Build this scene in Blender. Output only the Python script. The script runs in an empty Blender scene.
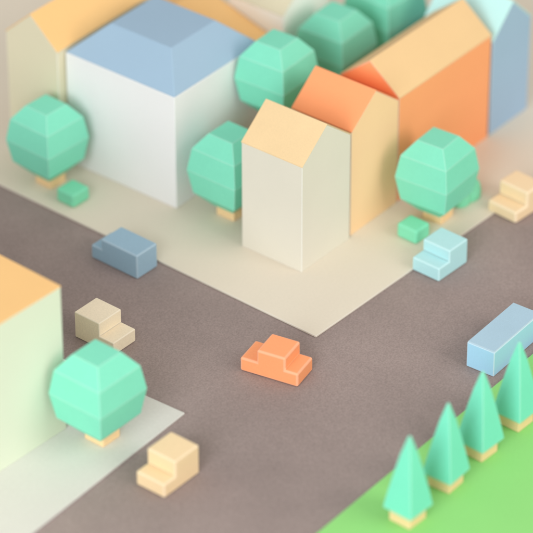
import bpy, bmesh, math, random
from mathutils import Vector, Matrix, Euler
sc = bpy.context.scene
COL = sc.collection
random.seed(4)
ROAD_Z = -0.03

# ------------------------------------------------------------------ helpers
def s2l(c):
    c /= 255.0
    return c / 12.92 if c <= 0.04045 else ((c + 0.055) / 1.055) ** 2.4
def rgb(r, g, b): return (s2l(r), s2l(g), s2l(b), 1.0)

def paper(name, col, var=0.05, grain=60.0, bump=0.12, rough=0.75, blotch=1.3, speck=0.0):
    """matte coloured card / painted wood: faint blotches, fibre grain, tiny bump"""
    m = bpy.data.materials.new(name); m.use_nodes = True; m['tint'] = list(col[:3])
    nt = m.node_tree; N = nt.nodes; L = nt.links
    b = N['Principled BSDF']; b.inputs['Roughness'].default_value = rough
    b.inputs['Specular IOR Level'].default_value = 0.25
    tc = N.new('ShaderNodeTexCoord')
    n1 = N.new('ShaderNodeTexNoise'); n1.inputs['Scale'].default_value = blotch; n1.inputs['Detail'].default_value = 3
    n2 = N.new('ShaderNodeTexNoise'); n2.inputs['Scale'].default_value = grain; n2.inputs['Detail'].default_value = 4
    n2.inputs['Roughness'].default_value = 0.7
    L.new(tc.outputs['Object'], n1.inputs['Vector']); L.new(tc.outputs['Object'], n2.inputs['Vector'])
    def rng(node, lo, hi):
        r = N.new('ShaderNodeMapRange'); r.inputs['From Min'].default_value = 0.3; r.inputs['From Max'].default_value = 0.7
        r.inputs['To Min'].default_value = lo; r.inputs['To Max'].default_value = hi
        L.new(node.outputs['Fac'], r.inputs['Value']); return r
    r1 = rng(n1, 1 - var * 0.6, 1 + var * 0.6); r2 = rng(n2, 1 - var, 1 + var)
    mu = N.new('ShaderNodeMath'); mu.operation = 'MULTIPLY'
    L.new(r1.outputs[0], mu.inputs[0]); L.new(r2.outputs[0], mu.inputs[1])
    last = mu.outputs[0]
    if speck > 0:
        n3 = N.new('ShaderNodeTexVoronoi'); n3.inputs['Scale'].default_value = 55
        L.new(tc.outputs['Object'], n3.inputs['Vector'])
        r3 = N.new('ShaderNodeMapRange'); r3.inputs['From Min'].default_value = 0.05; r3.inputs['From Max'].default_value = 0.3
        r3.inputs['To Min'].default_value = 1 + speck; r3.inputs['To Max'].default_value = 1
        L.new(n3.outputs['Distance'], r3.inputs['Value'])
        m3 = N.new('ShaderNodeMath'); m3.operation = 'MULTIPLY'
        L.new(last, m3.inputs[0]); L.new(r3.outputs[0], m3.inputs[1]); last = m3.outputs[0]
    mx = N.new('ShaderNodeVectorMath'); mx.operation = 'SCALE'
    mx.inputs[0].default_value = col[:3]; L.new(last, mx.inputs['Scale'])
    L.new(mx.outputs[0], b.inputs['Base Color'])
    bp = N.new('ShaderNodeBump'); bp.inputs['Strength'].default_value = bump; bp.inputs['Distance'].default_value = 0.012
    L.new(n2.outputs['Fac'], bp.inputs['Height']); L.new(bp.outputs[0], b.inputs['Normal'])
    return m

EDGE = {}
def edge_mat(mat, k):  # paler bevel strips: raw card edges, plus a painted ridge highlight on conifers
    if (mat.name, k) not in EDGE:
        c = mat['tint']; EDGE[mat.name, k] = paper(mat.name + '_worn_or_lit_edge', tuple(v + (0.86 - v) * k for v in c), var=0.03)
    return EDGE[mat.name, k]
def finish(name, bm, mat, parent=None, bevel=0.0, seg=3, smooth=True, worn_or_lit=0.0):
    bmesh.ops.recalc_face_normals(bm, faces=bm.faces)
    if bevel > 0:
        es = [e for e in bm.edges if len(e.link_faces) == 2 and e.calc_face_angle(0) > math.radians(9)]
        bmesh.ops.bevel(bm, geom=es, offset=bevel, segments=seg, profile=0.5, affect='EDGES', clamp_overlap=True, material=1 if worn_or_lit else 0)
    me = bpy.data.meshes.new(name); bm.to_mesh(me); bm.free()
    o = bpy.data.objects.new(name, me); COL.objects.link(o)
    me.materials.append(mat)
    if worn_or_lit: me.materials.append(edge_mat(mat, worn_or_lit))
    if smooth and bevel > 0:
        # bevel strips smooth, broad faces flat: keep the big faces' normals by area weighting
        for p in me.polygons: p.use_smooth = True
        w = o.modifiers.new('normals', 'WEIGHTED_NORMAL'); w.keep_sharp = False; w.weight = 90
    if parent: o.parent = parent
    return o

def thing(name, label, cat, loc, rz=0.0, group=None):
    o = bpy.data.objects.new(name, None); COL.objects.link(o)
    o.empty_display_size = 0.1
    o.location = loc; o.rotation_euler = (0, 0, rz); o['label'] = label; o['category'] = cat
    if group: o['group'] = group
    return o
def tag(o, label, cat, group=None):
    o['label'] = label; o['category'] = cat
    if group: o['group'] = group
    return o

def bm_box(x0, y0, z0, x1, y1, z1):
    bm = bmesh.new()
    bmesh.ops.create_cube(bm, size=1.0)
    for v in bm.verts:
        v.co = Vector((x0 + (v.co.x + .5) * (x1 - x0), y0 + (v.co.y + .5) * (y1 - y0), z0 + (v.co.z + .5) * (z1 - z0)))
    return bm
def bm_prism(poly, axis, a, b):
    """polygon of (s, z) pairs extruded along axis 'x' or 'y' from a to b"""
    bm = bmesh.new()
    f = (lambda t, s, z: (t, s, z)) if axis == 'x' else (lambda t, s, z: (s, t, z))
    A = [bm.verts.new(f(a, s, z)) for s, z in poly]; B = [bm.verts.new(f(b, s, z)) for s, z in poly]
    bm.faces.new(A); bm.faces.new(list(reversed(B)))
    n = len(poly)
    for i in range(n): bm.faces.new((A[i], A[(i + 1) % n], B[(i + 1) % n], B[i]))
    return bm
def bm_rings(rings):
    """stack of rings (lists of points), closed at both ends"""
    bm = bmesh.new()
    R = [[bm.verts.new(p) for p in r] for r in rings]
    for a, b in zip(R, R[1:]):
        n = len(a)
        for i in range(n): bm.faces.new((a[i], a[(i + 1) % n], b[(i + 1) % n], b[i]))
    bm.faces.new(R[0]); bm.faces.new(list(reversed(R[-1])))
    return bm
def square(h, z, hy=None):
    hy = h if hy is None else hy
    return [(-h, -hy, z), (h, -hy, z), (h, hy, z), (-h, hy, z)]

# ------------------------------------------------------------------ materials
M = dict(
    road=paper('grey_brown_card', rgb(151, 135, 131), var=0.20, grain=46, bump=0.16, blotch=0.5, speck=0.05),
    pave=paper('beige_card', rgb(225, 214, 197), var=0.025, grain=30, bump=0.08, blotch=0.6),
    pave2=paper('pale_grey_card', rgb(214, 211, 204), var=0.04, grain=26, bump=0.25, blotch=0.8),
    grass=paper('green_card', rgb(145, 213, 124), var=0.03, grain=30, bump=0.08, blotch=0.9),
    tan=paper('tan_kraft_card', rgb(234, 203, 158), var=0.05, grain=60, bump=0.1, speck=-0.06),
    tan2=paper('honey_card', rgb(236, 198, 148), var=0.03),
    peachroof=paper('apricot_card', rgb(245, 198, 134), var=0.03),
    orange=paper('orange_card', rgb(255, 170, 117), var=0.03),
    coral=paper('coral_card', rgb(255, 166, 114), var=0.03),
    yellow=paper('yellow_card', rgb(250, 209, 164), var=0.03),
    offwhite=paper('off_white_card', rgb(224, 217, 203), var=0.025, grain=70),
    white=paper('white_card', rgb(236, 234, 235), var=0.015),
    bluegrey=paper('blue_card', rgb(158, 184, 206), var=0.02),
    blue=paper('slate_blue_card', rgb(162, 188, 214), var=0.02),
    cyan=paper('pale_cyan_card', rgb(196, 240, 238), var=0.02),
    cream=paper('cream_card', rgb(222, 212, 184), var=0.02),
    pale=paper('pale_pink_card', rgb(252, 246, 240), var=0.02),
    lime=paper('pale_lime_card', rgb(221, 226, 205), var=0.02),
    leaf=paper('mint_green_wood', rgb(130, 219, 190), var=0.03, grain=35, bump=0.06, blotch=2.5),
    cone=paper('mint_wood', rgb(124, 219, 192), var=0.03, grain=35, bump=0.06, blotch=2.5),
    bush=paper('green_wood', rgb(130, 218, 180), var=0.03, grain=35, bump=0.06),
    trunk=paper('bare_wood', rgb(244, 208, 160), var=0.06, grain=40, bump=0.1),
    c_orange=paper('orange_paint', rgb(255, 165, 114), var=0.04, grain=45, bump=0.08, rough=0.55),
    c_yellow=paper('butter_paint', rgb(240, 210, 168), var=0.04, grain=45, bump=0.08, rough=0.6),
    c_beige=paper('beige_paint', rgb(246, 230, 204), var=0.06, grain=45, bump=0.1, rough=0.65),
    c_cyan=paper('pale_aqua_paint', rgb(182, 226, 230), var=0.03, grain=45, bump=0.08, rough=0.6),
    c_blue=paper('dusty_blue_paint', rgb(150, 179, 199), var=0.05, grain=45, bump=0.1, rough=0.6),
    c_peach=paper('peach_paint', rgb(244, 216, 176), var=0.03, grain=45, bump=0.08, rough=0.6),
    c_bus=paper('sky_blue_paint', rgb(172, 216, 244), var=0.03, grain=45, bump=0.1, rough=0.6),
    c_bustop=paper('pale_blue_card', rgb(172, 200, 218), var=0.05, grain=70, bump=0.12),
)

# ------------------------------------------------------------------ setting
def sheet(name, x0, y0, x1, y1, z0, z1, mat, loc=(0, 0, 0), rz=0.0, bevel=0.004):
    o = finish(name, bm_box(x0, y0, z0, x1, y1, z1), mat, None, bevel, 2, worn_or_lit=0.45 if bevel else 0)
    o.location = loc; o.rotation_euler = (0, 0, rz); o['kind'] = 'structure'
    return o
sheet('road', -26, -26, 34, 34, ROAD_Z - 0.06, ROAD_Z, M['road'], bevel=0)
sheet('pavement', 0, 0, 24, 24, ROAD_Z + 0.004, 0.0, M['pave'], rz=-0.029)
sheet('pavement', -9, 0, 0, 9, ROAD_Z + 0.004, 0.0, M['pave2'], loc=(-2.243, 0.26, 0), rz=0.036)
sheet('grass', -9, -12, 22, 0, ROAD_Z + 0.004, 0.0, M['grass'], loc=(-1.02, -2.37, 0), rz=0.0187)

# ------------------------------------------------------------------ houses
def gable_house(label, loc, wx, wy, h, hr, axis, wall, roof, rz=0.0, t=0.014, group='gabled card houses'):
    """near (camera-side) ground corner at loc; ridge along axis; folded card roof laid over a solid wall block"""
    T = thing('house', label, 'house', loc, rz, group)
    w, l = (wy, wx) if axis == 'x' else (wx, wy)
    poly = [(0, 0), (w, 0), (w, h), (w / 2, h + hr), (0, h)]
    finish('wall', bm_prism(poly, axis, 0, l), wall, T, 0.007, 2, worn_or_lit=0.55)
    # roof: folded sheet, thickness t along the slope normal, flush over the eaves
    k = t * math.sqrt(1 + (hr / (w / 2)) ** 2)
    g = 0.002
    s = hr / (w / 2); e = 0.004
    rp = [(-e, h - e * s + g), (w / 2, h + hr + g), (w + e, h - e * s + g), (w + e, h - e * s + k), (w / 2, h + hr + k), (-e, h - e * s + k)]
    finish('roof', bm_prism(rp, axis, -0.004, l + 0.004), roof, T, 0.004, 2)
    return T

gable_house('off-white card house with a tan roof, standing nearest the road corner', (0.995, 1.002, 0), 1.0, 0.973, 1.575, 0.39, 'y', M['offwhite'], M['tan'])
gable_house('yellow card house with a bright orange roof, between the off-white and long orange houses', (2.042, 1.025, 0), 1.0, 0.967, 1.57, 0.385, 'y', M['yellow'], M['coral'])
gable_house('long orange card house with a honey tan roof', (3.068, 1.035, 0), 2.04, 0.96, 1.585, 0.385, 'x', M['orange'], M['tan2'])
gable_house('slate blue card house with a pale cyan roof', (5.156, 1.041, 0), 0.89, 1.12, 1.45, 0.425, 'y', M['blue'], M['cyan'])
gable_house('cream card house with an apricot roof, behind the white house', (1.005, 5.07, 0), 1.9, 0.90, 1.745, 0.41, 'x', M['cream'], M['peachroof'])
gable_house('low house of which only an apricot roof shows past the blue mansard roof', (2.93, 3.56, 0), 0.90, 2.7, 1.12, 0.41, 'x', M['cream'], M['peachroof'])
gable_house('pale pinkish house with a beige roof at the back, behind the round trees', (3.85, 3.56, 0), 1.0, 0.93, 1.54, 0.37, 'y', M['pale'], M['cream'])

# white house: block with a blue truncated hip (mansard) roof
T = thing('house', 'big white card house with a blue flat-topped hipped roof', 'house', (1.145, 3.198, 0))
wx, wy, wh = 1.762, 1.856, 1.696
finish('wall', bm_box(0, 0, 0, wx, wy, wh), M['white'], T, 0.010, 2, worn_or_lit=0.5)
i, z1 = 0.43, wh + 0.40
rr = [[(0, 0, wh + .002), (wx, 0, wh + .002), (wx, wy, wh + .002), (0, wy, wh + .002)],
      [(i, i - .03, z1), (wx - i, i - .03, z1), (wx - i, wy - i, z1), (i, wy - i, z1)]]
finish('roof', bm_rings(rr), M['bluegrey'], T, 0.012, 3)

# left house: pale lime block with a flat apricot roof sheet
T = thing('house', 'pale lime green card house with a flat apricot roof, beside the near round tree', 'house', (-3.364, 1.165, 0), -0.045)
finish('wall', bm_box(-4.2, 0, 0, 0, 2.6, 2.05), M['lime'], T, 0.008, 2, worn_or_lit=0.5)
finish('roof', bm_box(-4.204, -0.004, 2.052, 0.004, 2.604, 2.068), M['peachroof'], T, 0.004, 2)

# ------------------------------------------------------------------ round trees
PROF = [(0.17, 0.165), (0.355, 0.375), (0.412, 0.735), (0.362, 1.065), (0.203, 1.282)]
def round_tree(label, x, y, s, rz, mat, tdx=0.03, tdy=0.0, lift=0.0):
    T = thing('round_tree', label, 'tree', (x, y, 0), rz, 'round paper-cut trees')
    T.scale = (s, s, s)
    finish('crown', bm_rings([square(a, z + lift) for a, z in PROF]), mat, T, 0.008, 2, worn_or_lit=0.16)
    finish('trunk', bm_box(tdx - .15, tdy - .15, 0, tdx + .15, tdy + .15, 0.163 + lift), M['trunk'], T, 0.012, 2)
round_tree('big round mint tree beside the pale lime house', -3.30, 0.697, 1.0, -0.025, M['leaf'], 0.07, 0.02)
round_tree('round green tree between the cream house and the road', 0.594, 4.927, 0.94, -0.05, M['leaf'])
round_tree('round green tree squeezed between the white house and the off-white house', 1.492, 2.562, 0.983, -0.012, M['leaf'])
round_tree('round green tree behind the off-white house, next to the blue mansard roof', 2.745, 2.79, 0.97, 0.04, M['leaf'], 0.0, 0.0, 0.76)
round_tree('round green tree in front of the pale pinkish house at the back', 4.227, 2.957, 0.99, 0.04, M['leaf'], 0.0, 0.0, 0.405)
round_tree('round green tree right behind the long orange house', 5.334, 2.961, 1.02, -0.05, M['leaf'], 0.0, 0.0, 0.405)
round_tree('round mint tree standing in front of the long orange house', 3.068, 0.404, 0.964, 0.06, M['leaf'], 0.05, 0.0)

# ------------------------------------------------------------------ conifers on the grass
def conifer(label, x, y, s, rz):
    T = thing('conifer_tree', label, 'tree', (x, y, 0), rz, 'pointed conifers along the lawn edge')
    T.scale = (s, s, s)
    rings = [square(0.196, 0.176), square(0.203, 0.20), square(0.165, 0.44), square(0.122, 0.68), square(0.072, 0.94), square(0.012, 1.18)]
    finish('crown', bm_rings(rings), M['cone'], T, 0.006, 2, worn_or_lit=0.28)  # ridge highlight painted into the paler edge colour, not wear
    finish('trunk', bm_box(-.152, -.152, 0, .152, .152, 0.174), M['trunk'], T, 0.012, 2)
conifer('pointed mint conifer nearest the camera, at the front end of the lawn row', -2.23, -3.067, 1.01, -0.04)
conifer('second pointed conifer from the front end of the lawn row', -1.422, -3.022, 0.99, 0.03)
conifer('pointed conifer whose tip points at the near end of the bus', -0.678, -2.976, 1.0, -0.05)
conifer('pointed conifer standing in front of the side of the bus', 0.069, -2.973, 1.0, -0.02)

# ------------------------------------------------------------------ bushes
def bush(label, x, y, wx, wy, h, rz, bev=0.04):
    o = finish('bush', bm_box(-wx / 2, -wy / 2, 0, wx / 2, wy / 2, h), M['bush'], None, bev, 4)
    o.location = (x, y, 0); o.rotation_euler = (0, 0, rz)
    tag(o, label, 'bush', 'small block bushes')
    return o
bush('small green block bush beside the pale aqua car', 2.547, 0.385, 0.29, 0.33, 0.21, -0.045)
bush('small green block bush beside the tree near the cream house', 0.470, 4.40, 0.32, 0.31, 0.20, -0.04)
# a two-lobed one, half hidden by the tree
def lobes(label, x, y):
    rings = []
    n = 16
    bm = bmesh.new()
    prof = [(0.17, 0.0), (0.175, 0.10), (0.15, 0.20), (0.09, 0.27)]
    for dx, s in ((-0.09, 0.85), (0.10, 1.0)):
        R = []
        for a, z in prof:
            R.append([bm.verts.new((dx + a * s * math.cos(2 * math.pi * k / n), 0.8 * a * s * math.sin(2 * math.pi * k / n), z * s)) for k in range(n)])
        for p, q in zip(R, R[1:]):
            for k in range(n): bm.faces.new((p[k], p[(k + 1) % n], q[(k + 1) % n], q[k]))
        bm.faces.new(R[0]); bm.faces.new(R[-1])
    o = finish('bush', bm, M['bush'], None, 0.012, 2)
    o.location = (x, y, 0)
    tag(o, 'low rounded green bush half hidden behind the tree by the long orange house', 'bush', 'small block bushes')
lobes('', 3.66, 0.36)

# ------------------------------------------------------------------ cars
def car(label, x, y, yaw, l, w, hood, hh, ch, mat, tail=0.0, slope=0.0, bev=0.022):
    """stepped block car, front towards local +x: body (with hood) below, cabin above, cut from one rounded block"""
    T = thing('car', label, 'car', (x, y, ROAD_Z), yaw, 'block cars on the road')
    poly = [(-l / 2, 0.004), (l / 2, 0.004), (l / 2, hh - slope), (l / 2 - hood, hh + slope), (l / 2 - hood, ch), (-l / 2 + tail, ch)]
    if tail > 0: poly += [(-l / 2 + tail, hh + slope), (-l / 2, hh - slope)]
    poly = [(s, z) for s, z in poly]
    def block():
        bm = bm_prism(poly, 'y', -w / 2, w / 2)
        bm2 = bm
        bmesh.ops.recalc_face_normals(bm2, faces=bm2.faces)
        es = [e for e in bm2.edges if e.calc_face_angle(0) > math.radians(9) and e.is_convex]
        bmesh.ops.bevel(bm2, geom=es, offset=bev, segments=4, profile=0.5, affect='EDGES', clamp_overlap=True, material=1)
        bmesh.ops.recalc_face_normals(bm2, faces=bm2.faces)
        return bm2
    cut = hh + bev + slope + 0.006
    for nm, lo in (('body', True), ('cabin', False)):
        bm = block()
        bmesh.ops.bisect_plane(bm, geom=bm.verts[:] + bm.edges[:] + bm.faces[:], plane_co=(0, 0, cut), plane_no=(0, 0, 1), clear_outer=lo, clear_inner=not lo)
        me = bpy.data.meshes.new(nm); bm.to_mesh(me); bm.free()
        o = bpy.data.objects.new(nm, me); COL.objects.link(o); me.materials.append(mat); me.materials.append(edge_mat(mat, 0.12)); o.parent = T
        for p in me.polygons: p.use_smooth = True
        wn = o.modifiers.new('normals', 'WEIGHTED_NORMAL'); wn.weight = 90
    return T
# bm_prism along 'y' maps polygon s -> x, so the profile runs along local x
car('pale aqua block car parked against the pavement edge', 2.234, -0.268, 3.106, 0.589, 0.435, 0.211, 0.203, 0.369, M['c_cyan'])
car('butter yellow block car beside the pale pavement, nearest the camera', -3.336, -0.391, 3.129, 0.634, 0.432, 0.202, 0.199, 0.415, M['c_yellow'])
car('beige block car partly hidden by the near round tree', -1.639, 2.034, -1.592, 0.639, 0.411, 0.229, 0.188, 0.382, M['c_beige'], bev=0.014)
car('dusty blue block car with a short hood, driving along the pavement', -0.193, 2.952, 1.543, 0.788, 0.39, 0.173, 0.205, 0.362, M['c_blue'])
car('orange block car with hood and boot in the middle of the crossing', -0.842, -0.041, -1.374, 0.79, 0.413, 0.172, 0.199, 0.378, M['c_orange'], tail=0.227, bev=0.026)
car('blurred peach block car far down the road, on the right', 3.938, -0.254, 3.066, 0.577, 0.476, 0.223, 0.173, 0.377, M['c_peach'], bev=0.03)

# bus: long block with a card roof
yaw = 0.041; bw, bl, bh = 0.398, 1.038, 0.374
T = thing('bus', 'long sky blue block bus driving beside the row of conifers', 'bus', (0.688, -2.209, ROAD_Z), yaw)
finish('body', bm_box(0, 0, 0.004, bl, bw, bh - 0.012), M['c_bus'], T, 0.010, 2, worn_or_lit=0.45)
finish('roof', bm_box(0.006, 0.006, bh - 0.010, bl - 0.006, bw - 0.006, bh), M['c_bustop'], T, 0.006, 2, worn_or_lit=0.3)

# ------------------------------------------------------------------ camera (calibrated from the photograph)
f, az, pt, rl, D = 3500.31, 0.6724167, 0.5956018, -0.0018084, 43.42005
fw = Vector((math.cos(pt) * math.cos(az), math.cos(pt) * math.sin(az), -math.sin(pt)))
r = Vector((math.sin(az), -math.cos(az), 0)); up = r.cross(fw)
c, s = math.cos(rl), math.sin(rl)
r2 = c * r + s * up; u2 = -s * r + c * up
cam = bpy.data.cameras.new('camera'); co = bpy.data.objects.new('camera', cam); COL.objects.link(co)
mat = Matrix((r2, u2, -fw)).transposed().to_4x4()
mat.translation = Vector((-28.12198142, -21.60770161, 25.07354683))
co.matrix_world = mat
cam.sensor_width = 36.0; cam.sensor_fit = 'HORIZONTAL'; cam.lens = f * 36.0 / 533.0
cam.clip_start = 1.0; cam.clip_end = 300.0
cam.dof.use_dof = True
focus = Vector((-0.2, -0.15, 0.05))
cam.dof.focus_distance = (focus - mat.translation).dot(fw)
APERTURE = 0.97                                   # lens opening in scene units
cam.dof.aperture_fstop = cam.lens * 0.001 / APERTURE
cam.dof.aperture_blades = 0
sc.camera = co

# ------------------------------------------------------------------ light: two big soft lamps and a dim room
def lamp(name, direction, dist, size, power, col):
    l = bpy.data.lights.new(name, 'AREA'); l.shape = 'DISK'; l.size = size; l.energy = power; l.color = col
    o = bpy.data.objects.new(name, l); COL.objects.link(o)
    d = Vector(direction).normalized(); o.location = Vector((1.5, 1.5, 0.5)) + d * dist
    o.rotation_euler = (-d).to_track_quat('-Z', 'Y').to_euler()
    return o
def dirv(az, el):
    az, el = math.radians(az), math.radians(el)
    return (math.cos(el) * math.cos(az), math.cos(el) * math.sin(az), math.sin(el))
K, F, W = 0.68, 0.35, 0.64
dist = 40
lamp('soft_key_lamp', dirv(199, 23), dist, 22, K * math.pi ** 2 * dist ** 2, (0.91, 0.975, 1.0))
lamp('soft_fill_lamp', dirv(-84, 30), dist, 24, F * math.pi ** 2 * dist ** 2, (1.0, 0.95, 0.88))
w = bpy.data.worlds.new('World'); sc.world = w; w.use_nodes = True
bg = w.node_tree.nodes['Background']; bg.inputs['Color'].default_value = (1.0, 0.97, 0.925, 1); bg.inputs['Strength'].default_value = W

# ------------------------------------------------------------------ render
sc.render.engine = 'CYCLES'
sc.cycles.use_denoising = True
sc.cycles.max_bounces = 8; sc.cycles.diffuse_bounces = 6
sc.view_settings.view_transform = 'Standard'; sc.view_settings.look = 'None'
sc.view_settings.exposure = 0.0; sc.view_settings.gamma = 1.0
